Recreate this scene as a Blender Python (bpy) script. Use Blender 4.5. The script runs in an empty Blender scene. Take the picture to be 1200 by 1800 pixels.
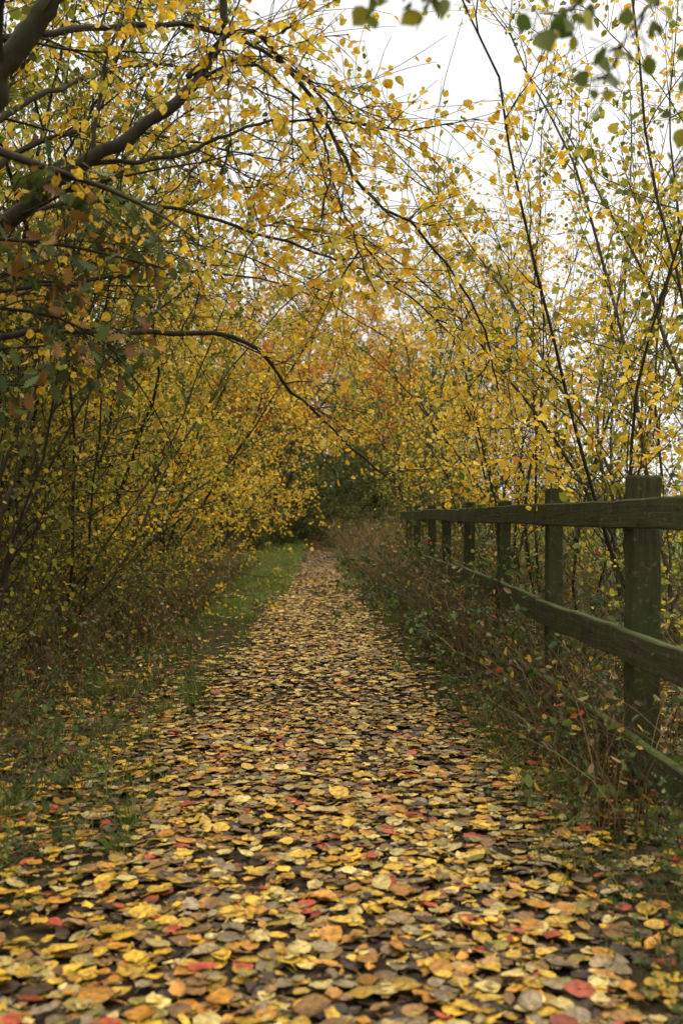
import bpy, math, numpy as np
from math import pi, sin, cos, radians
R = np.random.default_rng(7)
scene = bpy.context.scene
coll = scene.collection
A = np.array

# ---------------------------------------------------------------- helpers
def link(name, data, parent=None, loc=None, **props):
    o = bpy.data.objects.new(name, data)
    coll.objects.link(o)
    if parent is not None: o.parent = parent
    if loc is not None: o.location = loc
    for k, v in props.items(): o[k] = v
    return o

def hgt(x, y):
    x = np.asarray(x, float); y = np.asarray(y, float)
    s = np.clip((np.abs(x) - 0.8) / 1.1, 0, 1)
    s = s * s * (3 - 2 * s)
    far = np.clip((np.abs(x) - 6) / 10, 0, 1)
    b = 0.07 + 0.035 * np.sin(x * 2.1 + 0.7 * y) + 0.03 * np.sin(y * 1.7 - x * 1.3) + 0.02 * np.sin(3.7 * x + 2.9 * y)
    return s * b * (1 - 0.8 * far)

def raw_mesh(name, V, Q, mat, cols=None, luv=None, smooth=True):
    me = bpy.data.meshes.new(name)
    V = np.ascontiguousarray(V, dtype=np.float32); Q = np.ascontiguousarray(Q, dtype=np.int32)
    me.vertices.add(len(V)); me.vertices.foreach_set("co", V.ravel())
    me.loops.add(Q.size); me.loops.foreach_set("vertex_index", Q.ravel())
    me.polygons.add(len(Q)); me.polygons.foreach_set("loop_start", np.arange(0, Q.size, Q.shape[1], dtype=np.int32))
    me.polygons.foreach_set("use_smooth", np.full(len(Q), bool(smooth), dtype=bool))
    if cols is not None:
        a = me.attributes.new("col", 'FLOAT_COLOR', 'POINT')
        c4 = np.ones((len(V), 4), np.float32); c4[:, :3] = cols
        a.data.foreach_set("color", c4.ravel())
    if luv is not None:
        a = me.attributes.new("luv", 'FLOAT_VECTOR', 'POINT')
        a.data.foreach_set("vector", np.ascontiguousarray(luv, dtype=np.float32).ravel())
    me.update(calc_edges=True); me.validate()
    me.materials.append(mat)
    return me

def norm(v): return v / (np.linalg.norm(v, axis=-1, keepdims=True) + 1e-9)

# ---------------------------------------------------------------- materials
def new_mat(name):
    m = bpy.data.materials.new(name); m.use_nodes = True
    nt = m.node_tree; nt.nodes.clear()
    out = nt.nodes.new('ShaderNodeOutputMaterial')
    return m, nt, out
def nd(nt, t, **kw):
    n = nt.nodes.new(t)
    for k, v in kw.items(): setattr(n, k, v)
    return n
def math_n(nt, op, a, b=None, c=None, clamp=False):
    n = nd(nt, 'ShaderNodeMath', operation=op); n.use_clamp = clamp
    for i, v in enumerate((a, b, c)):
        if v is None: continue
        if isinstance(v, (int, float)): n.inputs[i].default_value = v
        else: nt.links.new(v, n.inputs[i])
    return n.outputs[0]
def mixc(nt, fac, a, b, blend='MIX'):
    n = nd(nt, 'ShaderNodeMix', data_type='RGBA', blend_type=blend)
    for i, v in ((0, fac), (6, a), (7, b)):
        if isinstance(v, (int, float)): n.inputs[i].default_value = v
        elif isinstance(v, tuple): n.inputs[i].default_value = (*v, 1)
        else: nt.links.new(v, n.inputs[i])
    return n.outputs[2]
def noise(nt, scale, detail=3, rough=0.55, vec=None):
    n = nd(nt, 'ShaderNodeTexNoise'); n.inputs['Scale'].default_value = scale
    n.inputs['Detail'].default_value = detail; n.inputs['Roughness'].default_value = rough
    if vec is not None: nt.links.new(vec, n.inputs['Vector'])
    return n.outputs['Fac']
def ramp(nt, fac, stops):
    n = nd(nt, 'ShaderNodeValToRGB'); cr = n.color_ramp
    while len(cr.elements) < len(stops): cr.elements.new(0.5)
    for e, (p, c) in zip(cr.elements, stops):
        e.position = p; e.color = (*c, 1) if isinstance(c, tuple) else (c, c, c, 1)
    nt.links.new(fac, n.inputs[0]); return n.outputs[0]

def leaf_material(name, transl=0.4, spots=0.6, rough=0.45, spec=0.4, veins=True, gain=1.0, nscale=1.0):
    m, nt, out = new_mat(name)
    at = nd(nt, 'ShaderNodeAttribute', attribute_name="col")
    oi = nd(nt, 'ShaderNodeObjectInfo')
    col = at.outputs['Color']
    if spots > 0:
        tc = nd(nt, 'ShaderNodeTexCoord')
        n1 = noise(nt, 60 * nscale, 2, 0.6, tc.outputs['Object'])
        f = ramp(nt, n1, [(0.30, 0.42), (0.62, 1.1)])
        col = mixc(nt, 1.0, col, f, 'MULTIPLY')
        n2 = noise(nt, 230 * nscale, 1, 0.6, tc.outputs['Object'])
        sp = ramp(nt, n2, [(0.58, 0.0), (0.68, 1.0)])
        spf = math_n(nt, 'MULTIPLY', sp, spots)
        col = mixc(nt, spf, col, (0.09, 0.045, 0.018))
    if veins:
        lu = nd(nt, 'ShaderNodeAttribute', attribute_name="luv")
        sx = nd(nt, 'ShaderNodeSeparateXYZ'); nt.links.new(lu.outputs['Vector'], sx.inputs[0])
        av = math_n(nt, 'ABSOLUTE', sx.outputs[1])
        mid = math_n(nt, 'LESS_THAN', av, 0.07)
        w = math_n(nt, 'SINE', math_n(nt, 'MULTIPLY', math_n(nt, 'SUBTRACT', sx.outputs[0], math_n(nt, 'MULTIPLY', av, 0.22)), 44.0))
        w2 = math_n(nt, 'GREATER_THAN', w, 0.88)
        vv = math_n(nt, 'MULTIPLY', math_n(nt, 'MAXIMUM', mid, w2), 0.32)
        col = mixc(nt, vv, col, mixc(nt, 1.0, col, (0.55, 0.42, 0.35), 'MULTIPLY'))
    rv = math_n(nt, 'MULTIPLY_ADD', oi.outputs['Random'], 0.28 * gain, 0.86 * gain)
    cv = nd(nt, 'ShaderNodeVectorMath', operation='SCALE'); nt.links.new(col, cv.inputs[0]); nt.links.new(rv, cv.inputs['Scale'])
    col = cv.outputs[0]
    p = nd(nt, 'ShaderNodeBsdfPrincipled'); nt.links.new(col, p.inputs['Base Color'])
    p.inputs['Roughness'].default_value = rough; p.inputs['Specular IOR Level'].default_value = spec
    if transl > 0.1:
        t = nd(nt, 'ShaderNodeBsdfTranslucent'); nt.links.new(col, t.inputs['Color'])
        mx = nd(nt, 'ShaderNodeMixShader'); mx.inputs[0].default_value = transl
        nt.links.new(p.outputs[0], mx.inputs[1]); nt.links.new(t.outputs[0], mx.inputs[2])
        nt.links.new(mx.outputs[0], out.inputs[0])
    else: nt.links.new(p.outputs[0], out.inputs[0])
    return m

def bark_material(name, c1, c2, moss=0.3, scale=18):
    m, nt, out = new_mat(name)
    tc = nd(nt, 'ShaderNodeTexCoord')
    mp = nd(nt, 'ShaderNodeMapping'); mp.inputs['Scale'].default_value = (1, 1, 0.35)
    nt.links.new(tc.outputs['Object'], mp.inputs[0])
    n1 = noise(nt, scale, 4, 0.7, mp.outputs[0])
    col = ramp(nt, n1, [(0.3, c1), (0.7, c2)])
    n2 = noise(nt, 3.5, 2, 0.6, tc.outputs['Object'])
    mf = math_n(nt, 'MULTIPLY', ramp(nt, n2, [(0.45, 0.0), (0.6, 1.0)]), moss)
    col = mixc(nt, mf, col, (0.050, 0.054, 0.020))
    p = nd(nt, 'ShaderNodeBsdfPrincipled'); nt.links.new(col, p.inputs['Base Color'])
    p.inputs['Roughness'].default_value = 0.85; p.inputs['Specular IOR Level'].default_value = 0.2
    b = nd(nt, 'ShaderNodeBump'); b.inputs['Strength'].default_value = 0.8; b.inputs['Distance'].default_value = 0.012
    nt.links.new(n1, b.inputs['Height']); nt.links.new(b.outputs[0], p.inputs['Normal'])
    nt.links.new(p.outputs[0], out.inputs[0]); return m

def wood_material():
    m, nt, out = new_mat("weathered_timber")
    tc = nd(nt, 'ShaderNodeTexCoord'); at = nd(nt, 'ShaderNodeAttribute', attribute_name="luv")
    mp = nd(nt, 'ShaderNodeMapping'); mp.inputs['Scale'].default_value = (3.0, 60, 60)
    nt.links.new(at.outputs['Vector'], mp.inputs[0])
    g = noise(nt, 1.0, 5, 0.7, mp.outputs[0])
    col = ramp(nt, g, [(0.25, (0.008, 0.007, 0.004)), (0.55, (0.040, 0.032, 0.017)), (0.8, (0.110, 0.088, 0.050))])
    n2 = noise(nt, 7, 5, 0.65, tc.outputs['Object'])
    col = mixc(nt, ramp(nt, n2, [(0.36, 0.0), (0.56, 0.8)]), col, (0.036, 0.047, 0.010))
    n3 = noise(nt, 38, 3, 0.6, tc.outputs['Object'])
    col = mixc(nt, ramp(nt, n3, [(0.58, 0.0), (0.70, 0.6)]), col, (0.11, 0.12, 0.06))
    n4 = noise(nt, 16, 4, 0.7, tc.outputs['Object'])
    col = mixc(nt, ramp(nt, n4, [(0.56, 0.0), (0.68, 0.6)]), col, (0.012, 0.010, 0.006))
    ge = nd(nt, 'ShaderNodeNewGeometry'); sx = nd(nt, 'ShaderNodeSeparateXYZ'); nt.links.new(ge.outputs['Normal'], sx.inputs[0])
    top = ramp(nt, sx.outputs[2], [(0.5, 0.0), (0.9, 0.8)])
    col = mixc(nt, top, col, (0.060, 0.078, 0.018))
    p = nd(nt, 'ShaderNodeBsdfPrincipled'); nt.links.new(col, p.inputs['Base Color'])
    p.inputs['Roughness'].default_value = 0.85; p.inputs['Specular IOR Level'].default_value = 0.2
    b = nd(nt, 'ShaderNodeBump'); b.inputs['Strength'].default_value = 0.9; b.inputs['Distance'].default_value = 0.01
    nt.links.new(g, b.inputs['Height']); nt.links.new(b.outputs[0], p.inputs['Normal'])
    nt.links.new(p.outputs[0], out.inputs[0]); return m

def soil_material(name, stops, big=None, bigx=None):
    m, nt, out = new_mat(name)
    tc = nd(nt, 'ShaderNodeTexCoord')
    n1 = noise(nt, 22, 6, 0.7, tc.outputs['Object'])
    col = ramp(nt, n1, stops)
    if big:
        n2 = noise(nt, 0.8, 4, 0.6, tc.outputs['Object'])
        col = mixc(nt, ramp(nt, n2, [(0.4, 0.0), (0.6, 1.0)]), col, big)
    p = nd(nt, 'ShaderNodeBsdfPrincipled'); nt.links.new(col, p.inputs['Base Color'])
    p.inputs['Roughness'].default_value = 0.95; p.inputs['Specular IOR Level'].default_value = 0.12
    b = nd(nt, 'ShaderNodeBump'); b.inputs['Strength'].default_value = 0.8; b.inputs['Distance'].default_value = 0.02
    nt.links.new(n1, b.inputs['Height']); nt.links.new(b.outputs[0], p.inputs['Normal'])
    nt.links.new(p.outputs[0], out.inputs[0]); return m

M_leaf = leaf_material("autumn_leaf", 0.5, 0, 0.5, 0.3, False, 1.12)
M_leafn = leaf_material("autumn_leaf_near", 0.5, 0.4, 0.45, 0.35, True, 1.3)
M_lit = leaf_material("fallen_leaf", 0.0, 0.6, 0.45, 0.34, True, 0.98)
M_green = leaf_material("green_leaf", 0.3, 0, 0.45, 0.3, False, 1.08)
M_grass = leaf_material("grass_blade", 0.3, 0, 0.55, 0.2, False, 1.0)
M_barkd = bark_material("dark_bark", (0.010, 0.008, 0.005), (0.045, 0.034, 0.020), 0.35)
M_barkl = bark_material("pale_bark", (0.035, 0.028, 0.018), (0.13, 0.10, 0.066), 0.45)
M_wood = wood_material()
M_soil = soil_material("woodland_soil", [(0.3, (0.014, 0.009, 0.005)), (0.55, (0.048, 0.030, 0.013)), (0.75, (0.11, 0.065, 0.024))], (0.028, 0.032, 0.010))
M_path = soil_material("muddy_path", [(0.3, (0.010, 0.007, 0.004)), (0.55, (0.036, 0.024, 0.014)), (0.78, (0.085, 0.058, 0.032))])
M_field = soil_material("meadow_grass", [(0.3, (0.045, 0.085, 0.018)), (0.6, (0.09, 0.15, 0.03)), (0.8, (0.14, 0.19, 0.05))], (0.09, 0.12, 0.035))

# ---------------------------------------------------------------- leaf templates
def tmpl_grid(n, kind='aspen', petiole=True, fold=0.25, bend=-0.12, wf=1.0, asym=0.0, pw=.82):
    if kind == 'oak':
        t = np.linspace(0, 1, 13)
        base = 0.30 * np.sin(pi * np.clip(t, 0.02, 1) ** 1.2) ** 0.8
        w = base * np.where(np.arange(13) % 2 == 0, 1.25, 0.55)
        w[0] = 0.02; w[-1] = 0.03
    else:
        t = (1 - np.cos(np.linspace(0, pi, n))) / 2
        w = 0.47 * wf * np.sin(pi * t ** pw) ** 0.68
        w[-1] = 0.012; w[0] = 0.05
        if n > 8: w[1:-1] *= 1 + 0.08 * (np.arange(n - 2) % 2)
        if n > 5: w[-2] *= .62
    if petiole:
        t = np.concatenate([[-0.55, 0.0], t]); w = np.concatenate([[0.012, 0.012], w])
        t[2] += 0.004
    V = []; U = []
    for ti, wi in zip(t, w):
        zz = fold * wi * 1.0 + bend * ti * ti
        cy = asym * ti * ti
        V += [(ti, -wi + cy, zz), (ti, cy, bend * ti * ti - (0.02 if ti >= 0 else 0)), (ti, wi + cy, zz * .7)]
        U += [(ti, -1, 0), (ti, 0, 0), (ti, 1, 0)]
    Q = []
    for i in range(len(t) - 1):
        a = i * 3
        Q += [(a, a + 1, a + 4, a + 3), (a + 1, a + 2, a + 5, a + 4)]
    return A(V, float), A(Q), A(U, float)
def tmpl_low(w=0.42):
    V = A([(0, 0, 0), (.28, -w, .09), (.75, -w * .72, .05), (1, 0, -.06), (.75, w * .72, .05), (.28, w, .09)], float)
    return V, A([(0, 3, 2, 1), (0, 5, 4, 3)]), A([(v[0], v[1] / w, 0) for v in V])
T_LOW = tmpl_low(); T_MED = tmpl_grid(6)
T_LITS = [(tmpl_grid(7, fold=.06, bend=-.04, asym=.05), .46), (tmpl_grid(7, fold=.24, bend=.12, wf=.8, asym=-.12, pw=.7), .22), (tmpl_grid(7, fold=-.15, bend=-.16, wf=.9, asym=.1, pw=.75), .18), (tmpl_grid(7, fold=.15, bend=.05, wf=.5, asym=.2, pw=.66), .14)]
T_OAK = tmpl_grid(0, 'oak', bend=-0.2, fold=0.3); T_SLIM = tmpl_low(0.27); T_BR = tmpl_grid(5, wf=.72, petiole=False)

def leaves_mesh(name, P, D, N, S, C, T, mat, rng=R):
    TV, TQ, TU = T; n = len(P); k = len(TV)
    D = norm(D); B = norm(np.cross(N, D)); N = np.cross(D, B)
    zc = rng.uniform(0.1, 1.9, n); wv = rng.uniform(0.75, 1.15, n)
    V = P[:, None] + S[:, None, None] * (TV[None, :, 0:1] * D[:, None] + wv[:, None, None] * TV[None, :, 1:2] * B[:, None]
        + zc[:, None, None] * TV[None, :, 2:3] * N[:, None])
    Q = TQ[None] + (np.arange(n) * k)[:, None, None]
    return raw_mesh(name, V.reshape(-1, 3), Q.reshape(-1, 4), mat, np.repeat(C, k, axis=0), np.tile(TU, (n, 1)))

# ---------------------------------------------------------------- tubes
def tubes_mesh(name, polys, mat):
    Vs = []; Qs = []; off = 0
    for pts, r0, r1, k in polys:
        n = len(pts)
        T = np.gradient(pts, axis=0); T = norm(T)
        ref = A([0.31, 0.95, 0.05]) if abs(T[0][2]) > 0.7 else A([0.1, 0.2, 0.97])
        X = norm(np.cross(T, ref)); Y = np.cross(T, X)
        rr = r0 + (r1 - r0) * np.linspace(0, 1, n) ** 0.8
        if k >= 7: rr = rr * (1 + 0.06 * np.sin(np.arange(n) * 2.3 + r0 * 900))
        a = np.arange(k) * 2 * pi / k
        V = pts[:, None] + rr[:, None, None] * (np.cos(a)[None, :, None] * X[:, None] + np.sin(a)[None, :, None] * Y[:, None])
        i = np.arange(n - 1)[:, None] * k; j = np.arange(k)[None]; j2 = (j + 1) % k
        Q = np.stack([i + j, i + j2, i + k + j2, i + k + j], -1).reshape(-1, 4) + off
        Vs.append(V.reshape(-1, 3)); Qs.append(Q); off += n * k
    return raw_mesh(name, np.concatenate(Vs), np.concatenate(Qs), mat)

def poly(rng, p, d, L, n, wander, trop):
    pts = [p]; st = L / n; nz = rng.normal(size=(n, 3)) * wander
    d = d / np.linalg.norm(d); trop = A(trop)
    for i in range(n):
        d = d + nz[i] + trop; d = d / np.linalg.norm(d)
        p = p + d * st; pts.append(p)
    return A(pts)

def side_dir(rng, T, ang, bias=None):
    r = rng.normal(size=3)
    if bias is not None: r = r + A(bias)
    s = np.cross(T, np.cross(r, T)); s = s / (np.linalg.norm(s) + 1e-9)
    return T * cos(ang) + s * sin(ang)

YEL = [((.69, .46, .034), 4), ((.63, .37, .028), 2.7), ((.72, .55, .10), 2.0), ((.46, .37, .036), 1.5), ((.24, .24, .03), .9), ((.60, .22, .03), .6), ((.25, .11, .03), .4)]
YGR = [((.60, .42, .035), 3.2), ((.42, .36, .04), 2.7), ((.20, .22, .028), 2.2), ((.10, .13, .022), 1.1), ((.58, .31, .03), 1.1), ((.24, .09, .03), .7)]
OLV = [((.40, .31, .028), 2.3), ((.24, .22, .025), 3), ((.13, .145, .02), 2.8), ((.07, .085, .016), 1.6), ((.54, .37, .033), 1.6), ((.20, .085, .025), 1.0)]
ORG = [((.64, .36, .03), 3), ((.62, .25, .03), 3), ((.60, .17, .035), 2), ((.38, .12, .03), 1), ((.5, .36, .04), 1.5)]
GRN = [((.060, .085, .018), 3.5), ((.10, .125, .022), 3), ((.16, .165, .03), 2.2), ((.28, .21, .035), 1.2), ((.14, .08, .028), .9)]
OAK = [((.05, .075, .02), 4.5), ((.085, .11, .024), 3), ((.20, .095, .022), 1.4), ((.28, .15, .03), 1.0), ((.10, .055, .02), .8)]
BRM = [((.042, .078, .018), 4), ((.075, .115, .02), 3), ((.14, .17, .03), 1.4), ((.30, .20, .03), .7), ((.26, .045, .02), .35)]
DRY = [((.13, .076, .030), 3), ((.20, .13, .055), 2.2), ((.065, .038, .018), 3), ((.30, .21, .095), 1.0), ((.085, .095, .025), 1.7)]
LIT = [((.54, .41, .14), 2.2, "pale yellow"), ((.57, .35, .035), 3.3, "golden yellow"), ((.46, .21, .026), 1.7, "orange"), ((.25, .135, .045), 2.8, "tan brown"),
       ((.050, .031, .018), 3.6, "dark brown"), ((.38, .07, .03), .5, "red"), ((.25, .19, .105), 1.3, "faded beige"), ((.22, .175, .035), .9, "olive green")]

def pick(rng, pal, n, P=None, jit=0.14):
    c = A([q[0] for q in pal], float); w = A([q[1] for q in pal], float); w /= w.sum()
    cw = np.cumsum(w)
    u = rng.random(n)
    if P is not None:
        f = np.sin(P[:, 0] * 2.3 + 1.1 * P[:, 2]) * np.sin(P[:, 1] * 2.1 - 0.7) * np.sin(P[:, 2] * 1.9 + P[:, 0]) * 0.5 + 0.5
        u = np.clip(0.7 * u + 0.3 * f, 0, 0.9999)
    i = np.minimum(np.searchsorted(cw, u), len(c) - 1)
    return c[i] * (1 + rng.normal(size=(n, 1)) * jit), i

def dress(rng, pts, r0, polys, LP, LD, nb, Lb, nt, Lt, nl, ang=0.9, t0=0.15, trop=(0, 0, 0.02), ttrop=(0, 0, -0.02), wander=0.12, leafp=lambda z: 1.0, bias=None, rtw=0.0035):
    n = len(pts)
    T = norm(np.gradient(pts, axis=0))
    for b in range(nb):
        t = t0 + (1 - t0) * (b + rng.random()) / nb
        f = t * (n - 1); i = min(int(f), n - 2); p = pts[i] + (pts[i + 1] - pts[i]) * (f - i)
        L = Lb * (1.15 - 0.75 * t) * rng.uniform(0.6, 1.25)
        rb = max(r0 * (1 - t) * 0.5, 0.005) * rng.uniform(0.7, 1.1)
        bp = poly(rng, p, side_dir(rng, T[i], ang * rng.uniform(0.6, 1.3), bias), L, 7, wander, trop)
        polys.append((bp, rb, 0.0025, 4))
        BT = norm(np.gradient(bp, axis=0))
        for k in range(nt):
            tt = 0.2 + 0.8 * (k + rng.random()) / nt
            g = tt * 7; j = min(int(g), 6); q = bp[j] + (bp[j + 1] - bp[j]) * (g - j)
            tp = poly(rng, q, side_dir(rng, BT[j], rng.uniform(0.4, 1.1)), Lt * rng.uniform(0.5, 1.4), 4, wander * 1.1, ttrop)
            polys.append((tp, rtw, 0.0013, 3))
            lp = leafp(tp[-1][2])
            m = rng.poisson(nl * lp)
            if m:
                s = rng.random(m) ** 0.8 * 4; ii = np.minimum(s.astype(int), 3)
                Q = tp[ii] + (tp[ii + 1] - tp[ii]) * (s - ii)[:, None]
                d = norm(rng.normal(size=(m, 3)) + A([0, 0, -0.55]))
                LP.append(Q + d * 0.02); LD.append(d)

def finish_leaves(name, rng, LP, LD, size, pal, T, mat, jit=0.14):
    P = np.concatenate(LP); D = np.concatenate(LD); n = len(P)
    N = norm(rng.normal(size=(n, 3)) + A([0, -0.3, 0.5]))
    S = size * rng.uniform(0.55, 1.25, n)
    C, _ = pick(rng, pal, n, P, jit)
    return leaves_mesh(name, P + rng.normal(size=P.shape) * 0.012, D, N, S, C, T, mat, rng)

def make_tree(seed, stems, H, spread, lean, r, nb, Lb, nt, Lt, nl, t0, pal, lsize, T, lmat, bark, trop=(0, 0, .03), ang=0.85, leafp=lambda z: 1.0, bias=None, wander=0.12, rtw=.0035, foot=.12, sw=.06):
    rng = np.random.default_rng(seed); polys = []; LP = []; LD = []
    for s in range(stems):
        a = rng.uniform(0, 2 * pi); base = A([cos(a) * foot * stems ** .5, sin(a) * foot * stems ** .5, -0.12])
        d = A([cos(a) * spread + lean[0], sin(a) * spread + lean[1], 1.0])
        h = H * rng.uniform(0.75, 1.1)
        pts = poly(rng, base, d, h, 14, sw, (lean[0] * 0.05, lean[1] * 0.05, 0.005))
        rs = r * rng.uniform(0.6, 1.1)
        polys.append((pts, rs, 0.004, 7))
        dress(rng, pts, rs, polys, LP, LD, nb, Lb, nt, Lt, nl, ang, t0, trop, (0, 0, -0.02), wander, leafp, bias, rtw)
    tm = tubes_mesh("trunk", polys, bark)
    cm = finish_leaves("crown", rng, LP, LD, lsize, pal, T, lmat)
    return tm, cm

def put_tree(kind, meshes, x, y, rz, sc, label, cat, group, names=("trunk", "crown")):
    e = link(kind, None, loc=(x, y, float(hgt(x, y))), label=label, category=cat, group=group)
    e.rotation_euler = (0, 0, rz); e.scale = (sc, sc, sc)
    for nme, me in zip(names, meshes):
        if me is not None: link(nme, me, e)
    return e

# ---------------------------------------------------------------- ground, field, path
def grid(xs, ys, zf):
    X, Y = np.meshgrid(xs, ys); Z = zf(X, Y)
    V = np.stack([X, Y, Z], -1).reshape(-1, 3); nx = len(xs); ny = len(ys)
    i = np.arange(ny - 1)[:, None] * nx; j = np.arange(nx - 1)[None]
    Q = np.stack([i + j, i + j + 1, i + nx + j + 1, i + nx + j], -1).reshape(-1, 4)
    return V, Q
xs = np.concatenate([[-400, -150, -60, -30, -16], np.arange(-10, 10.01, 0.2), [16, 30, 60, 150, 400]])
ys = np.concatenate([[-60, -20, -5], np.arange(-1, 45, 0.25), np.arange(46, 100, 3), [120, 180, 300, 600]])
V, Q = grid(xs, ys, hgt)
link("ground", raw_mesh("ground", V, Q, M_soil), kind="structure", label="leaf-strewn woodland soil beside the path", category="ground")
py = np.arange(-4, 62, 0.3)
def phw(y): return 0.74 - 0.31 * np.clip((y - 3) / 15, 0, 1) + .05 * np.sin(y * 1.1) + .03 * np.sin(y * 2.7)
V = []; 
for y in py:
    for u in np.linspace(-1, 1, 9):
        V.append((u * (phw(y) + 0.07 * sin(y * 1.9 + (1.3 if u > 0 else 0)) + 0.04 * sin(y * 5.1 + u)), y, 0.006 + 0.004 * (1 - u * u)))
V = A(V); i = np.arange(len(py) - 1)[:, None] * 9; j = np.arange(8)[None]
Q = np.stack([i + j, i + j + 1, i + 9 + j + 1, i + 9 + j], -1).reshape(-1, 4)
link("path", raw_mesh("path", V, Q, M_path), kind="structure", label="straight muddy footpath covered with fallen autumn leaves", category="path")
V, Q = grid(np.concatenate([np.arange(4.6, 10, 0.2), [16, 30, 60, 150, 399]]), np.concatenate([[-59, -20, -5], np.arange(-1, 45, 0.25), np.arange(46, 100, 3), [120, 180, 300, 599]]), lambda a, b: hgt(a, b) + 0.02)
link("field", raw_mesh("field", V, Q, M_field), kind="structure", label="green meadow behind the wooden fence", category="field")

# ---------------------------------------------------------------- fence
def beam(name, p0, p1, w, h, rng, jit=0.003, n=10, ch=0.008, up=(0, 0, 1)):
    p0 = A(p0, float); p1 = A(p1, float); d = p1 - p0; L = np.linalg.norm(d); d /= L
    upv = A(up, float); s = norm(np.cross(d, upv)); u = np.cross(s, d)
    prof = [(-w/2+ch, -h/2), (w/2-ch, -h/2), (w/2, -h/2+ch), (w/2, h/2-ch), (w/2-ch, h/2), (-w/2+ch, h/2), (-w/2, h/2-ch), (-w/2, -h/2+ch)]
    V = []; U = []; ro = rng.uniform(0, 50)
    stn = [(0, 0.9)] + [(t, 1.0) for t in np.linspace(0.006, 0.994, n)] + [(1, 0.9)]
    bow = rng.normal(size=2) * 0.005
    for t, sc in stn:
        o = rng.normal(size=2) * jit + bow * sin(pi * t)
        for (a, b) in prof:
            V.append(p0 + d * L * t + s * (a * sc + o[0] + rng.normal() * jit * .3) + u * (b * sc + o[1] + rng.normal() * jit * .3))
            U.append((t * L + ro, a + ro, b))
    Q = []
    for i in range(len(stn) - 1):
        for j in range(8):
            a = i * 8 + j; b = i * 8 + (j + 1) % 8
            Q.append((a, b, b + 8, a + 8))
    for o in (0, (len(stn) - 1) * 8):
        Q += [(o, o + 1, o + 2, o + 3), (o, o + 3, o + 4, o + 7), (o + 4, o + 5, o + 6, o + 7)]
    return raw_mesh(name, A(V), A(Q), M_wood, luv=A(U), smooth=False)
FX = 1.30; SP = 1.52; NP = 9
fr = np.random.default_rng(3)
fence = link("wooden_fence", None, loc=(FX, 4.0, 0), label="weathered mossy post and rail wooden fence beside the path", category="fence")
o3 = A([FX, 4.0, 0])
for k in range(NP):
    y = 4.0 + (k - 1) * SP
    top = 1.335 + fr.normal() * 0.012 - (0.04 if k == 2 else 0) - (.05 if k > 2 else 0)
    ln = fr.normal(size=2) * (0.008 if k < 3 else .02)
    pw = .115 if k < 2 else .085
    link("post", beam("post", A([FX, y, -0.3]) - o3, A([FX + ln[0], y + ln[1], top]) - o3, pw, pw, fr, 0.0015, 9, 0.006, up=(0, 1, 0)), fence)
for zc, hh in ((1.165, 0.115), (0.64, 0.125), (0.215, 0.13)):
    for k in range(0, NP - 1, 2):
        y0 = 4.0 + (k - 1) * SP + 0.003; y1 = min(y0 + 2 * SP - 0.006, 4.0 + (NP - 2) * SP)
        xx = FX - 0.058 - 0.0225
        link("rail", beam("rail", A([xx, y0, zc + fr.normal() * .010]) - o3, A([xx, y1, zc + fr.normal() * .016]) - o3, 0.04, hh, fr, 0.0025, 16, 0.006), fence)

# ---------------------------------------------------------------- trees
rlp = lambda z: float(np.clip(1.2 - (z - 2.6) / 3.4, 0.28, 1)) * (1.0 if z > 1.3 else .5)
rightT = [make_tree(100 + i, 5, 5.3, 0.15, (0.03, 0), 0.021, 14, 1.05, 6, 0.40, 7, 0.18, [YEL, YGR, YEL, YGR][i], 0.048, T_LOW, M_leaf, M_barkl if i % 2 else M_barkd,
          trop=(0, 0, .05), ang=0.75, leafp=rlp, rtw=.0024, sw=.085) for i in range(4)]
leftT = [make_tree(200 + i, 5, 5.6, 0.30, (0.20, 0), 0.03, 16, 1.45, 7, 0.42, 10, 0.08, [YEL, YGR, YEL, YGR][i], 0.048, T_LOW, M_leaf, M_barkd,
          trop=(0, 0, .01), ang=0.95, wander=0.14, sw=.08) for i in range(4)]
stemT = [make_tree(260 + i, 9, 5.4, 0.16, (0.02, 0), 0.017, 13, 0.95, 6, 0.38, 7.5, 0.06, OLV, 0.042, T_LOW, M_leaf, M_barkl if i == 1 else M_barkd, foot=.24,
          trop=(0, 0, .04), ang=0.85, wander=0.14, leafp=lambda z: float(np.clip(.6 + z * .18, 0, 1.3)), rtw=.0026, sw=.09) for i in range(3)]
lowT = [make_tree(290 + i, 8, 1.9, 0.4, (0, 0), 0.012, 8, 0.6, 5, 0.3, 5, 0.05, [YGR, OLV][i], 0.044, T_LOW, M_leaf, M_barkl, foot=.2, trop=(0, 0, .03), ang=0.8, rtw=.0024, sw=.1) for i in range(2)]
backT = [make_tree(300 + i, 6, 6.8, 0.30, (0, 0), 0.05, 15, 1.8, 6, 0.5, 12, 0.04, [OLV, YGR][i], 0.08, T_LOW, M_leaf, M_barkd, trop=(0, 0, .02)) for i in range(2)]
orgT = [make_tree(330, 4, 6.6, 0.22, (0.06, 0), 0.05, 18, 1.7, 7, 0.5, 13, 0.45, ORG, 0.06, T_LOW, M_leaf, M_barkd, trop=(0, 0, .04)),
        make_tree(331, 4, 6.6, 0.22, (0.06, 0), 0.05, 18, 1.7, 7, 0.5, 13, 0.45, YGR, 0.06, T_LOW, M_leaf, M_barkd, trop=(0, 0, .04))]
darkT = [make_tree(350 + i, 5, 7.0, 0.28, (0, 0), 0.07, 20, 1.9, 8, 0.6, 13, 0.02, GRN, 0.10, T_LOW, M_green, M_barkd, trop=(0, 0, .01)) for i in range(2)]
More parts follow.
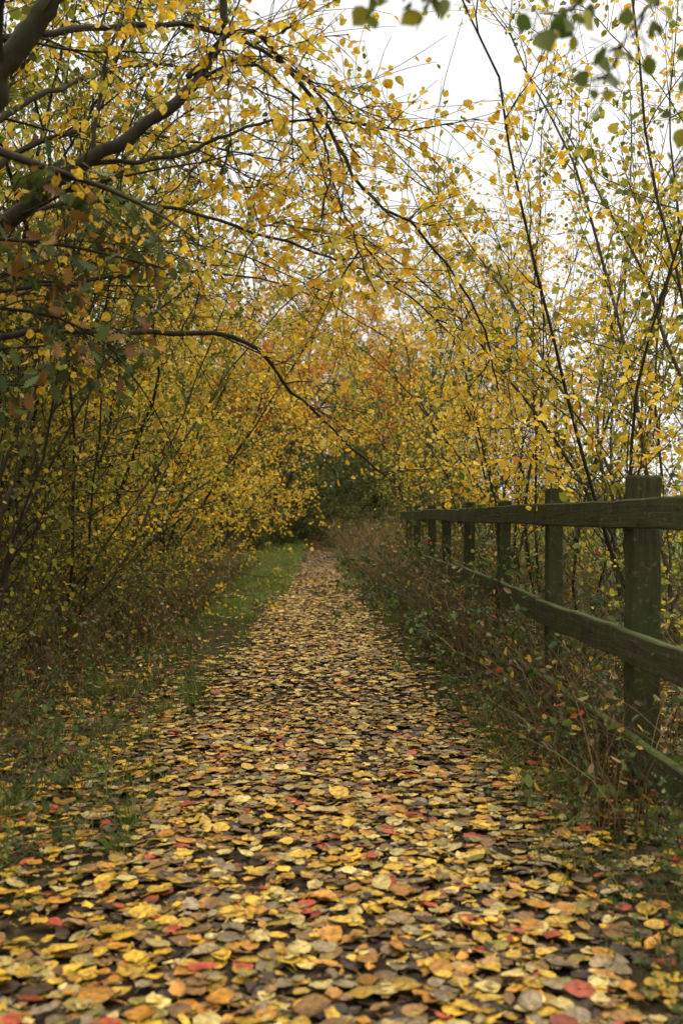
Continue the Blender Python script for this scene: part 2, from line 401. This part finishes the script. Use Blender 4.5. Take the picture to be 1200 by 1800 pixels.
shrubT = [make_tree(370 + i, 9, 2.6, 0.55, (0, 0), 0.02, 12, 1.0, 7, 0.4, 11, 0.0, GRN, 0.085, T_LOW, M_green, M_barkd, trop=(0, 0, 0)) for i in range(2)]
bareT = [make_tree(380, 3, 7.5, 0.2, (0, 0), 0.04, 20, 1.8, 9, 0.7, 0.6, 0.15, YGR, 0.06, T_LOW, M_leaf, M_barkl, trop=(0, 0, .06), ang=0.6, rtw=.003)]

rr = np.random.default_rng(11)
gR = "slender autumn trees behind the fence"; gL = "thicket trees lining the path"
lR = "slender multi-stemmed aspen with yellow leaves behind the fence"
lL = "leaning multi-stemmed tree with dense yellow leaves beside the path"
for i, (x, y, s) in enumerate([(2.05, 6.3, .95), (2.8, 7.0, 1.05), (2.15, 8.4, .95), (3.1, 9.2, 1.05), (2.15, 10.4, .95), (3.3, 11.6, 1.1), (2.25, 12.8, 1.0), (2.1, 15.2, 1.0),
      (3.1, 15.5, 1.15), (2.2, 18, 1.0), (3.2, 20, 1.2), (2.4, 22, 1.05)]):
    put_tree("aspen_tree", rightT[i % 4], x, y, rr.uniform(0, 6.28), s, lR, "tree", gR)
for i, (x, y, s) in enumerate([(-2.6, 10.4, .9), (-3.4, 11.8, 1.2), (-2.4, 13.2, .95), (-3.4, 14.8, 1.25), (-2.3, 15.8, .95), (-3.1, 17.4, 1.2),
      (-2.8, 20, 1.1), (-3.4, 23, 1.25), (-3.3, 27, 1.25), (-3.6, 8.6, 1.25)]):
    put_tree("aspen_tree", leftT[i % 4], x, y, rr.uniform(-.5, .5), s, lL, "tree", gL)
for i, (x, y, s) in enumerate([(-2.5, 5.4, .85), (-3.0, 6.5, 1.0), (-2.5, 7.4, .85), (-3.5, 7.7, 1.1), (-2.7, 8.8, .9), (-3.4, 10.2, 1.1), (-4.1, 8.8, 1.15), (-3.7, 5.9, 1.1)]):
    put_tree("hazel_thicket", stemT[i % 3], x, y, rr.uniform(0, 6.28), s, "clump of thin dark upright stems with olive and yellow leaves", "tree", "stemmy thicket clumps beside the path")
for i, (x, y, s) in enumerate([(2.5, 5.2, .7), (2.9, 7.4, .9), (3.6, 9.4, 1.0), (2.8, 11.6, .9), (4.2, 12.4, 1.2), (3.0, 14.5, 1.0), (4.4, 16, 1.2), (2.6, 18, 1.0), (4.2, 21, 1.3), (2.4, 14, .8)]):
    put_tree("hedge_bush", lowT[i % 2], x, y, rr.uniform(0, 6.28), s, "twiggy bush with yellow and olive leaves behind the fence", "bush", "twiggy bushes behind the fence")
for i, (x, y, s) in enumerate([(-2.2, 4.9, .45), (-2.4, 6.0, .6), (-2.1, 7.0, .5), (-2.6, 7.8, .7), (-2.2, 8.8, .6), (-2.8, 9.8, .8), (-2.2, 10.9, .65), (-3.2, 7.2, .9), (-3.0, 5.2, .7), (-2.5, 12.4, .8), (-2.5, 15, .8)]):
    put_tree("thicket_bush", lowT[1], x, y, rr.uniform(0, 6.28), s, "low twiggy bush with olive leaves at the thicket edge", "bush", "low bushes at the thicket edge")
for i in range(15):
    put_tree("thicket_tree", backT[i % 2], -5.2 - 1.6 * rr.random() - (2.0 if i % 3 == 0 else 0), 7 + i * 2.3 + rr.random(), rr.uniform(0, 6.28), rr.uniform(.9, 1.25),
             "dense bushy tree with olive and yellow leaves in the thicket", "tree", "dense trees of the thicket")
for i, (x, y, s, rz) in enumerate([(-2.6, 21, 1.0, 0), (2.9, 24, 1.05, 3.1), (-2.9, 26, 1.25, .3), (2.9, 29, 1.25, 2.8), (-2.2, 33, 1.4, 0)]):
    put_tree("autumn_tree", orgT[0 if i in (0, 1, 4) else 1], x, y, rz, s, "tall tree with orange and gold leaves leaning over the path", "tree", "orange leaved trees by the path")
for x, y, s in [(-3.0, 30, .8), (2.9, 33, .85), (-2.4, 34, .85), (2.3, 37, .95), (-1.9, 39, .95), (1.9, 42, 1.0), (-1.6, 44, 1.05), (-4.5, 42, 1.2), (4.4, 42, 1.2), (1.6, 48, 1.2), (-1.5, 50, 1.25), (0.0, 58, 1.7), (-3.2, 55, 1.5), (3.2, 54, 1.5)]:
    put_tree("dark_tree", darkT[int(y) % 2], x, y, rr.uniform(0, 6.28), s, "olive green leafy tree closing the end of the path", "tree", "dark trees around the end of the path")
for x, y, s in [(-2.2, 29, .5), (2.0, 34, .6), (-1.7, 35, .6), (1.5, 39, .7), (-1.4, 40, .7), (1.3, 44, .8), (-1.3, 46, .85), (1.2, 50, .9), (-1.1, 52, .9), (0, 56, 1.2), (-2.4, 54, 1.3), (2.4, 55, 1.3)]:
    put_tree("dark_shrub", shrubT[int(y) % 2], x, y, rr.uniform(0, 6.28), s, "dense dark green shrub crowding the path", "bush", "dark shrubs along the path")
for x, y, s in [(3.2, 24, 1), (4.2, 30, 1.0), (3.6, 38, 1.1), (4.8, 18, .9), (2.6, 13.8, .7)]:
    put_tree("bare_tree", bareT[0], x, y, rr.uniform(0, 6.28), s, "almost leafless tree with fine pale twigs", "tree", "nearly bare trees behind the fence")

# overhanging tree with explicit limbs
def smooth(ctrl, n):
    c = A(ctrl, float); m = len(c); c = np.vstack([2 * c[0] - c[1], c, 2 * c[-1] - c[-2]])
    out = []
    for s in np.linspace(0, m - 1 - 1e-6, n):
        i = int(s); u = s - i; p0, p1, p2, p3 = c[i:i + 4]
        out.append(0.5 * (2 * p1 + (p2 - p0) * u + (2 * p0 - 5 * p1 + 4 * p2 - p3) * u * u + (3 * p1 - p0 - 3 * p2 + p3) * u ** 3))
    return A(out)
rng = np.random.default_rng(42)
base = A([-2.35, 4.6, 0])
limbs = [
 ([(-2.35, 4.6, -.2), (-2.3, 4.55, .9), (-2.15, 4.4, 1.7), (-1.95, 4.2, 2.3), (-1.7, 4.0, 3.0), (-1.5, 3.9, 4.0)], .11, .06, 4, 1.0),
 ([(-2.15, 4.4, 1.6), (-1.7, 4.1, 2.0), (-1.28, 4.0, 2.31), (-.94, 4.0, 2.56), (-.62, 4.15, 2.85), (-.42, 4.3, 3.2), (-.38, 4.4, 3.7)], .050, .015, 13, 1.1),
 ([(-1.95, 4.2, 2.3), (-1.3, 3.7, 2.5), (-1.12, 3.6, 2.80), (-.95, 3.6, 3.1), (-.8, 3.7, 3.6)], .058, .032, 6, 1.0),
 ([(-.55, 4.2, 3.0), (-.3, 4.3, 3.25), (.0, 4.4, 3.02), (.2, 4.5, 2.68), (.52, 4.8, 2.54), (.86, 5.2, 2.18), (1.0, 5.4, 1.85)], .013, .004, 12, .6),
 ([(-.94, 4.0, 2.56), (-.6, 4.3, 2.72), (-.2, 4.5, 2.98), (.2, 4.7, 3.05), (.5, 4.9, 3.10)], .012, .003, 10, .65),
 ([(-2.2, 4.5, 1.3), (-1.6, 4.9, 2.0), (-1.0, 5.3, 2.12), (-.45, 5.6, 2.15), (-.15, 6.0, 1.88), (.2, 6.6, 1.62), (.6, 7.0, 1.3)], .024, .004, 13, .8),
 ([(-.62, 4.15, 2.85), (-.35, 4.0, 3.0), (-.1, 3.9, 2.78), (.06, 3.9, 2.4), (.18, 3.9, 2.05)], .008, .003, 7, .45),
 ([(-.5, 4.25, 3.05), (-.4, 4.1, 3.1), (-.36, 4.0, 2.8), (-.32, 4.0, 2.5), (-.2, 4.0, 2.3)], .006, .002, 6, .4),
 ([(-1.28, 4.0, 2.31), (-.9, 4.4, 2.55), (-.4, 5.0, 2.6), (.1, 5.5, 2.55), (.5, 6.0, 2.5), (1.0, 6.4, 2.2)], .012, .004, 15, .85),
 ([(-1.7, 4.0, 3.0), (-1.1, 4.6, 3.4), (-.5, 5.2, 3.7), (.0, 5.8, 3.7), (.3, 6.2, 3.4)], .022, .005, 13, 1.0),
 ([(-2.0, 4.3, 2.1), (-1.6, 5.0, 2.9), (-1.2, 5.6, 3.3), (-.8, 6.4, 3.5), (-.2, 7.0, 3.6)], .022, .005, 16, 1.1),
 ([(-2.1, 4.5, 1.9), (-1.7, 5.6, 2.5), (-1.3, 6.8, 3.0), (-.8, 8.0, 3.3), (.2, 9.0, 3.1)], .02, .005, 20, 1.3),
 ([(-1.9, 4.3, 2.5), (-1.5, 5.6, 3.5), (-1.1, 6.8, 4.2), (-.6, 8.0, 4.6), (.0, 9.0, 4.7)], .02, .005, 18, 1.2),
 ([(-2.1, 4.5, 1.9), (-1.6, 6.2, 2.6), (-1.0, 7.6, 3.0), (-.2, 9.0, 3.2), (.8, 10.0, 2.9)], .018, .004, 18, 1.3),
]
polys = []; LP = []; LD = []
for c, r0, r1, nb, Lb in limbs:
    pts = smooth(c, 34); pts[4:-1] += rng.normal(size=(29, 3)) * 0.004
    w_ = np.cumsum(rng.normal(size=(34, 3)) * .005, axis=0); pts += w_
    pts = pts - base
    polys.append((pts, r0, r1, 8))
    dress(rng, pts, r0, polys, LP, LD, nb, Lb, 7, 0.38, 4.5, 0.85, 0.2 if r0 > .05 else .1, (0, 0, -.015), (0, 0, -.05), 0.10, rtw=.0024)
tree = link("overhanging_tree", None, loc=tuple(base), label="old dark-limbed tree arching yellow branches over the path", category="tree")
link("trunk", tubes_mesh("trunk", polys, M_barkd), tree)
link("crown", finish_leaves("crown", rng, LP, LD, 0.043, YEL, T_MED, M_leafn), tree)

# oak with dark leaves
base = A([-2.0, 3.0, 0]); polys = []; LP = []; LD = []
for c, r0, r1, nb in [([(-2.0, 3.0, -.2), (-1.95, 3.05, 1.0), (-1.85, 3.1, 2.2), (-1.7, 3.2, 3.4)], .08, .04, 0),
                      ([(-1.88, 3.1, 1.8), (-1.4, 3.4, 2.08), (-1.0, 3.7, 2.16), (-.60, 3.8, 2.1)], .014, .004, 11),
                      ([(-1.92, 3.1, 1.5), (-1.4, 3.5, 1.85), (-1.05, 3.8, 1.92), (-.78, 3.9, 1.8)], .012, .004, 10),
                      ([(-1.92, 3.1, 1.2), (-1.5, 3.6, 1.5), (-1.2, 3.9, 1.68)], .012, .004, 5)]:
    pts = smooth(c, 16) - base; polys.append((pts, r0, r1, 7))
    if nb: dress(rng, pts, r0, polys, LP, LD, nb, .38, 4, .2, 4.0, 0.9, .4, (0, 0, -.01), (0, 0, -.02), .1, rtw=.0022)
t2 = link("oak_tree", None, loc=tuple(base), label="oak with dark green and rusty brown lobed leaves", category="tree")
link("trunk", tubes_mesh("trunk", polys, M_barkd), t2)
link("crown", finish_leaves("crown", rng, LP, LD, 0.070, OAK, T_OAK, M_green), t2)

# hazel with close overhead twigs
HZ = [((.06, .09, .018), 3), ((.12, .15, .022), 3), ((.28, .26, .03), 2)]
base = A([2.3, 2.0, 0]); polys = []; LP = []; LD = []
for c, r0, r1, nb in [([(2.3, 2.0, -.2), (2.25, 2.0, 1.2), (2.0, 2.0, 2.2), (1.6, 2.1, 2.9)], .05, .02, 0),
                      ([(2.05, 2.0, 2.1), (1.5, 2.0, 2.5), (.95, 2.0, 2.40), (.68, 2.0, 2.2), (.58, 2.0, 2.04)], .006, .0012, 7),
                      ([(1.6, 2.1, 2.9), (1.2, 2.3, 2.75), (.96, 2.4, 2.35), (.88, 2.4, 1.95)], .006, .0012, 9),
                      ([(1.5, 2.0, 2.45), (.9, 2.0, 2.38), (.6, 2.0, 2.25), (.47, 2.0, 2.14)], .004, .0012, 4),
                      ([(1.0, 2.0, 2.38), (.6, 1.95, 2.34), (.3, 1.9, 2.21), (.14, 1.9, 2.15)], .004, .0012, 5)]:
    pts = smooth(c, 16) - base; polys.append((pts, r0, r1, 7))
    if nb: dress(rng, pts, r0, polys, LP, LD, nb, .11, 2, .06, 2.1, 0.9, .66, (0, 0, -.03), (0, 0, -.06), .1, rtw=.001)
t3 = link("hazel_tree", None, loc=tuple(base), label="small tree with dark green leaves hanging overhead", category="tree")
link("trunk", tubes_mesh("trunk", polys, M_barkd), t3)
link("crown", finish_leaves("crown", rng, LP, LD, 0.039, HZ, T_MED, M_green), t3)

# ---------------------------------------------------------------- brambles
def make_bramble(seed):
    rng = np.random.default_rng(seed); polys = []; LP = []; LD = []
    for s in range(11):
        a = rng.uniform(0, 2 * pi)
        p = poly(rng, A([rng.normal() * .1, rng.normal() * .1, -.03]), A([cos(a) * .6, sin(a) * .6, 1.0]), rng.uniform(.6, 1.5), 9, .14, (0, 0, -.10))
        polys.append((p, .004, .0015, 4))
        dress(rng, p, .004, polys, LP, LD, 6, .15, 2, .07, 2.0, 0.9, .08, (0, 0, 0), (0, 0, -.02), .15, rtw=.0014)
    return tubes_mesh("stem", polys, M_barkl), finish_leaves("foliage", rng, LP, LD, .046, BRM, T_BR, M_green)
brT = [make_bramble(500 + i) for i in range(3)]
pos = [(1.2, 3.3, .48), (1.12, 4.4, .6), (1.12, 5.0, .65), (1.6, 4.9, .9), (1.1, 5.7, .75), (1.1, 6.5, .85), (1.6, 7.3, 1.2), (1.1, 7.3, .92), (1.12, 8.2, 1.0), (1.15, 9.1, 1.1), (1.12, 10.1, 1.2), (1.15, 11.2, 1.3), (1.1, 12.4, 1.35), (1.15, 13.6, 1.4), (1.6, 9.6, 1.3), (1.7, 3.9, .8), (1.6, 6.0, 1.0),
       (-1.35, 3.3, .45), (-1.7, 4.4, .7), (-2.1, 5.2, .8), (-1.9, 6.4, .75), (-2.2, 7.5, .8), (-1.9, 8.8, .7), (-2.6, 6, 1.0), (-1.0, 2.6, .34), (-2.2, 4.2, .8), (-3.0, 5.2, 1.0), (1.25, 2.75, .42), (.98, 3.7, .34), (-1.4, 2.9, .5), (1.0, 2.9, .32), (.92, 2.4, .3), (-.85, 2.2, .28), (-1.2, 3.9, .42), (-.72, 1.95, .24), (.8, 2.1, .26), (-1.5, 5.2, .45), (.95, 4.6, .32), (-1.0, 3.3, .28), (.74, 1.85, .2), (-1.3, 4.6, .35), (.88, 3.2, .26), (-1.6, 6.0, .4), (-1.5, 7.4, .4)]
for i, (x, y, s) in enumerate(pos):
    put_tree("bramble_bush", brT[i % 3], x, y, rr.uniform(0, 6.28), s * rr.uniform(.9, 1.1), "low bramble bush with dark green leaves on the verge", "bush", "brambles along the verges", ("stem", "foliage"))

# ---------------------------------------------------------------- stalks / grass (ribbons)
def ribbons(name, P, H, W, lean, C, mat, rng, segs=3, curve=0.4):
    n = len(P); a = rng.uniform(0, 2 * pi, n); L = np.stack([np.cos(a), np.sin(a), np.zeros(n)], -1) * (lean * rng.uniform(.2, 1.6, n) * H)[:, None]
    b = rng.uniform(0, pi, n); S = np.stack([np.cos(b), np.sin(b), np.zeros(n)], -1)
    V = np.zeros((n, segs + 1, 2, 3))
    for i in range(segs + 1):
        t = i / segs
        c = P + A([0, 0, 1]) * (H * (t - curve * .4 * t * t))[:, None] + L * (t ** 1.7)
        w = (W * (1 - .85 * t ** 1.5))[:, None]
        V[:, i, 0] = c - S * w; V[:, i, 1] = c + S * w
    k = (segs + 1) * 2; q = A([(2 * i, 2 * i + 1, 2 * i + 3, 2 * i + 2) for i in range(segs)])
    Q = q[None] + (np.arange(n) * k)[:, None, None]
    return raw_mesh(name, V.reshape(-1, 3), Q.reshape(-1, 4), mat, np.repeat(C, k, axis=0))
def patch(x, y): return 0.5 + 0.5 * np.sin(x * 3.1 + 1.7 * np.sin(y * .9)) * np.sin(y * 1.3 + 1.9 * np.sin(x * 1.7))
g = np.random.default_rng(21)
def scatter(n, x0, x1, y0, y1, pw=1.0):
    y = y0 + (y1 - y0) * g.random(n) ** pw; x = g.uniform(x0, x1, n)
    return x, y
GP = [((.055, .10, .014), 3), ((.095, .15, .022), 3), ((.16, .18, .032), 1.6), ((.22, .16, .06), 1.2)]
xs_, ys_ = [], []
for (n, x0, x1, y0, y1, pw) in [(9000, -2.0, -.5, 1.8, 6.5, 1.0), (15000, -2.3, -.65, 6, 14, 1.0), (60000, -2.1, -.42, 12, 48, 1.15), (4000, .68, 1.3, 1.8, 8, 1.0), (6000, .72, 1.3, 8, 16, 1.2), (16000, .42, 1.2, 14, 48, 1.2), (12000, 1.4, 5, 3, 22, 1.2)]:
    x, y = scatter(n, x0, x1, y0, y1, pw)
    k = (g.random(n) < patch(x * 1.6, y * 1.6) ** 2.0 * np.where((x < 0) & (y > 11), 2.6, 1.1)) & (np.abs(x) > phw(y) + .09 * g.normal(size=n))
    xs_.append(x[k]); ys_.append(y[k])
tc_ = [(g.uniform(-1.9, -.66), g.uniform(2.0, 6.5)) for _ in range(38)] + [(g.uniform(.76, 1.25), g.uniform(2.0, 6.5)) for _ in range(18)]
for cx, cy in tc_:
    m_ = int(g.integers(40, 120)); xs_.append(cx + g.normal(size=m_) * .035); ys_.append(cy + g.normal(size=m_) * .035)
x = np.concatenate(xs_); y = np.concatenate(ys_); n = len(x)
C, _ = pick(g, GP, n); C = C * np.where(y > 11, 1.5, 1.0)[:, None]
hh = g.uniform(.04, .16, n) * np.where(x > 1.4, 1.8, 1)
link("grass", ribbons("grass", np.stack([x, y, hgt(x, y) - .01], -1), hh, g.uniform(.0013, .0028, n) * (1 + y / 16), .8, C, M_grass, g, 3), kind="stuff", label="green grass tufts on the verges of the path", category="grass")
segsx = []
for (n, x0, x1, y0, y1, h0, h1, pw) in [(3200, -2.9, -1.4, 4.0, 12, .25, .8, 1.0), (5200, -3.0, -1.3, 8, 20, .2, .75, 1.0), (1600, -3.2, -2.0, 18, 30, .3, .9, 1.0), (1400, -1.9, -1.0, 3.5, 9, .08, .3, 1.0), (2200, 1.02, 1.6, 3.4, 8, .2, .85, 1.0), (4500, .95, 1.6, 6.5, 15, .4, 1.15, 1.0),
      (8500, .60, 3.0, 13, 42, .5, 1.6, 1.0), (2500, 1.6, 4.5, 4, 20, .4, 1.1, 1), (700, .85, 1.1, 3.5, 12, .1, .35, 1), (2200, -6, -2.5, 5, 20, .5, 1.4, 1)]:
    x, y = scatter(n, x0, x1, y0, y1, pw); k = g.random(n) < .3 + .7 * patch(x * 1.3, y * 1.4); segsx.append(np.stack([x, y, g.uniform(h0, h1, n)], -1)[k])
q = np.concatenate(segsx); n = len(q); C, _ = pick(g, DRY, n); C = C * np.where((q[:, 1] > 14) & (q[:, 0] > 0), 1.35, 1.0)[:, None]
P = np.stack([q[:, 0], q[:, 1], hgt(q[:, 0], q[:, 1]) - .02], -1)
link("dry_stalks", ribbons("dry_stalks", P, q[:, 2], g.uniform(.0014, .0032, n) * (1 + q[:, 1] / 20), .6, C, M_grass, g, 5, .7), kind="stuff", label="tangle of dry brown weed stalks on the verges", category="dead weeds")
m = 38000; ii = g.integers(0, n, m); t = g.random(m)
P2 = P[ii] + np.stack([g.normal(size=m) * .10, g.normal(size=m) * .10, .02 + q[ii, 2] * t * .85], -1)
C2, _ = pick(g, DRY + [((.10, .14, .022), 5), ((.44, .28, .033), 2.4), ((.05, .085, .016), 5.5), ((.38, .06, .02), .4)], m)
link("undergrowth", leaves_mesh("undergrowth", P2, g.normal(size=(m, 3)), norm(g.normal(size=(m, 3))), g.uniform(.018, .05, m) * (1 + P2[:, 1] / 40), C2, T_SLIM, M_green, g), kind="stuff", label="withered and green undergrowth leaves among the stalks", category="undergrowth")

# ---------------------------------------------------------------- fallen leaves
g = np.random.default_rng(77)
def wgt(x, y):
    e = phw(y) - .05; a = np.abs(x)
    edge = np.exp(-np.clip(a - e, 0, 9) / (0.14 + .40 * np.clip((8.5 - y) / 4, 0, 1)))
    near = np.clip((9.0 - y) / 3.5, 0, 1) * 0.62
    pt = .42 + .58 * patch(x * 1.9 + 1, y * 1.9)
    pp = .64 + .36 * patch(x * 4.3 + 2, y * 3.7)
    return np.clip(np.where(a < e, pp, np.maximum(edge * .85, (near + .09)) * pt) , 0, 1) * np.where(y > 24, .75, 1)
LX, LY = [], []
for (n, x0, x1, y0, y1) in [(30000, -2.4, 2.6, 1.5, 6), (26000, -2.3, 2.2, 6, 14), (24000, -1.5, 1.6, 14, 34), (7000, -.7, .7, 34, 56)]:
    x = g.uniform(x0, x1, n); y = g.uniform(y0, y1, n); k = g.random(n) < wgt(x, y)
    LX.append(x[k]); LY.append(y[k])
x = np.concatenate(LX); y = np.concatenate(LY); n = len(x)
C, ci = pick(g, [(c, w) for c, w, _ in LIT], n, None, .22)
sw_ = (y > 5.5) & (y < 22) & np.isin(ci, [3, 4, 6]) & (g.random(n) < np.clip((y - 5) / 6, 0, .55))
C[sw_] = A([.56, .39, .09]) * (1 + g.normal(size=(sw_.sum(), 1)) * .2); ci[sw_] = 1
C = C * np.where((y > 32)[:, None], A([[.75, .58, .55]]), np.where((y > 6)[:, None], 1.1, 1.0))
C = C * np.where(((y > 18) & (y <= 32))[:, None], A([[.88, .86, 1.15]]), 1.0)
lay = g.random(n) ** 1.3 * np.where(ci == 4, .3, np.where(ci == 3, .7, 1.0))
z = np.maximum(hgt(x, y), .010) + .009 + lay * .018
a = g.uniform(0, 2 * pi, n); D = np.stack([np.cos(a), np.sin(a), g.normal(size=n) * .05], -1)
N = norm(np.stack([g.normal(size=n) * .11, g.normal(size=n) * .11, np.where(g.random(n) < .7, 1.0, -1.0)], -1))
S = np.clip(g.normal(.050, .016, n), .016, .090) * (1 + np.clip(y - 20, 0, 50) / 90)
P = np.stack([x, y, z], -1)
inview = (x > -.325 * y) & (x < .37 * y) & (y > 1.98)
order = np.where(inview)[0][np.argsort(y[inview])][:300]
rest = np.ones(n, bool); rest[order] = False
ra = np.where(rest)[0]; sel = g.random(len(ra))
def lit_merge():
    out = []; o = 0; lo = 0.0
    for T, pr in T_LITS:
        idx = ra[(sel >= lo) & (sel < lo + pr)]; lo += pr
        TV, TQ, TU = T; k = len(TV); d = norm(D[idx]); b = norm(np.cross(N[idx], d)); nn = np.cross(d, b); m_ = len(idx)
        zc = g.uniform(-.5, 2.0, m_); wv = g.uniform(.72, 1.18, m_)
        V = P[idx][:, None] + S[idx][:, None, None] * (TV[None, :, 0:1] * d[:, None] + wv[:, None, None] * TV[None, :, 1:2] * b[:, None] + zc[:, None, None] * TV[None, :, 2:3] * nn[:, None])
        V = V + g.normal(size=V.shape) * .0015
        V[..., 2] = np.maximum(V[..., 2], np.maximum(hgt(V[..., 0], V[..., 1]), .010) + .002)
        cc = np.repeat(C[idx][:, None], k, 1)
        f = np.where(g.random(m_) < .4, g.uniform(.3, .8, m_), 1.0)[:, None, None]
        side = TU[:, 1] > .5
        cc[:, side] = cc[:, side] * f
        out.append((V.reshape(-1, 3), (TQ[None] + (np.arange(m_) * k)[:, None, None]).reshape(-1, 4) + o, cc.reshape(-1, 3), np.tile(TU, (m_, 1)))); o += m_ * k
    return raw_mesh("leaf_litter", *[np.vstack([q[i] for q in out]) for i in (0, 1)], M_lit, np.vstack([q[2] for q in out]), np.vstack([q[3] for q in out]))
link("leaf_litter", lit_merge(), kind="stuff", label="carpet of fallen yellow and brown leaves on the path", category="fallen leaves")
m2 = leaf_material("fallen_leaf_close", .0, .65, .45, .34, True, .98, nscale=.05)
vari = {}
for c in range(len(LIT)):
    for v in range(6):
        cc = A([LIT[c][0]]) * (1 + g.normal() * .18)
        vari[(c, v)] = leaves_mesh("fallen_leaf", A([[0, 0, 0.]]), A([[1., 0, .03 * g.normal()]]), A([[0, 0, 1.]]), A([1.]), cc, tmpl_grid(12, fold=g.uniform(-.08, .25), bend=g.uniform(-.13, .11), wf=g.uniform(.62, 1.05), asym=g.normal() * .09, pw=g.uniform(.66, .85)), m2, g)
from mathutils import Matrix, Vector
for idx in order:
    c = int(ci[idx]); me = vari[(c, int(g.integers(0, 6)))]
    o = link("fallen_leaf", me, label="%s fallen leaf lying on the damp path" % LIT[c][2], category="leaf", group="fallen leaves on the path")
    Nv = Vector(N[idx]); Dv = Vector(D[idx]).normalized(); Bv = Nv.cross(Dv).normalized(); Dv = Bv.cross(Nv)
    M = Matrix((Dv, Bv, Nv)).transposed().to_4x4(); s = S[idx]
    o.matrix_world = Matrix.Translation(Vector(P[idx])) @ M @ Matrix.Scale(s, 4)

# ---------------------------------------------------------------- far wood behind the field
m = 14000; fx = g.uniform(8, 140, m); top = 3.5 + 2.2 * np.sin(fx * .21) * np.sin(fx * .083 + 1) + 1.0 * np.sin(fx * .9)
P = np.stack([fx, 95 + g.normal(size=m) * 2.5 + fx * .1, g.random(m) ** .8 * np.maximum(top, 1.5)], -1)
C, _ = pick(g, [((.10, .12, .05), 3), ((.16, .16, .07), 2), ((.22, .17, .06), 1.5), ((.08, .09, .05), 2)], m)
link("far_wood", leaves_mesh("far_wood", P, g.normal(size=(m, 3)), norm(g.normal(size=(m, 3))), g.uniform(.4, .9, m), C, T_LOW, M_green, g), kind="stuff", label="distant hedgerow and wood beyond the meadow", category="wood")

# ---------------------------------------------------------------- sky, sun
w = bpy.data.worlds.new("World"); scene.world = w; w.use_nodes = True
nt = w.node_tree; nt.nodes.clear()
out = nd(nt, 'ShaderNodeOutputWorld'); bg = nd(nt, 'ShaderNodeBackground')
sky = nd(nt, 'ShaderNodeTexSky', sky_type='NISHITA'); sky.sun_disc = False
sky.sun_elevation = radians(50); sky.sun_rotation = radians(60)
hs = nd(nt, 'ShaderNodeHueSaturation'); hs.inputs['Saturation'].default_value = 0.15; hs.inputs['Value'].default_value = 0.05
nt.links.new(sky.outputs[0], hs.inputs['Color'])
tc = nd(nt, 'ShaderNodeTexCoord'); sx = nd(nt, 'ShaderNodeSeparateXYZ'); nt.links.new(tc.outputs['Generated'], sx.inputs[0])
gr = ramp(nt, sx.outputs[2], [(0.0, (.78, .765, .71)), (0.45, (.83, .825, .79)), (0.62, (1.0, .96, .86)), (1.0, (1.0, .92, .78))])
up = math_n(nt, 'MULTIPLY_ADD', math_n(nt, 'MAXIMUM', math_n(nt, 'SUBTRACT', sx.outputs[2], .45), 0.0), 4.3, 1.0)
cl = noise(nt, 2.2, 4, .55, tc.outputs['Generated'])
cf = ramp(nt, cl, [(.3, .95), (.7, 1.04)])
c1 = mixc(nt, 1.0, gr, cf, 'MULTIPLY')
sc = nd(nt, 'ShaderNodeVectorMath', operation='SCALE'); nt.links.new(c1, sc.inputs[0]); nt.links.new(up, sc.inputs['Scale'])
ad = nd(nt, 'ShaderNodeVectorMath', operation='ADD'); nt.links.new(sc.outputs[0], ad.inputs[0]); nt.links.new(hs.outputs[0], ad.inputs[1])
nt.links.new(ad.outputs[0], bg.inputs['Color']); bg.inputs['Strength'].default_value = 1.0
nt.links.new(bg.outputs[0], out.inputs[0])
sd = bpy.data.lights.new("sun", 'SUN'); sd.energy = 1.2; sd.angle = radians(25); sd.color = (1, .89, .72)
so = link("sun", sd); so.rotation_euler = (radians(-22), radians(28), 0)

# ---------------------------------------------------------------- camera
cd = bpy.data.cameras.new("camera"); cam = link("camera", cd, loc=(0, 0, 1.15))
cd.lens = 35; cd.sensor_width = 36; cd.clip_end = 2000; cd.clip_start = .05
cam.rotation_euler = (radians(90.26), 0, radians(-1.31))
cd.dof.use_dof = True; cd.dof.focus_distance = 6.0; cd.dof.aperture_fstop = 2.8
scene.camera = cam
scene.view_settings.view_transform = 'Standard'; scene.view_settings.look = 'None'; scene.view_settings.exposure = 0
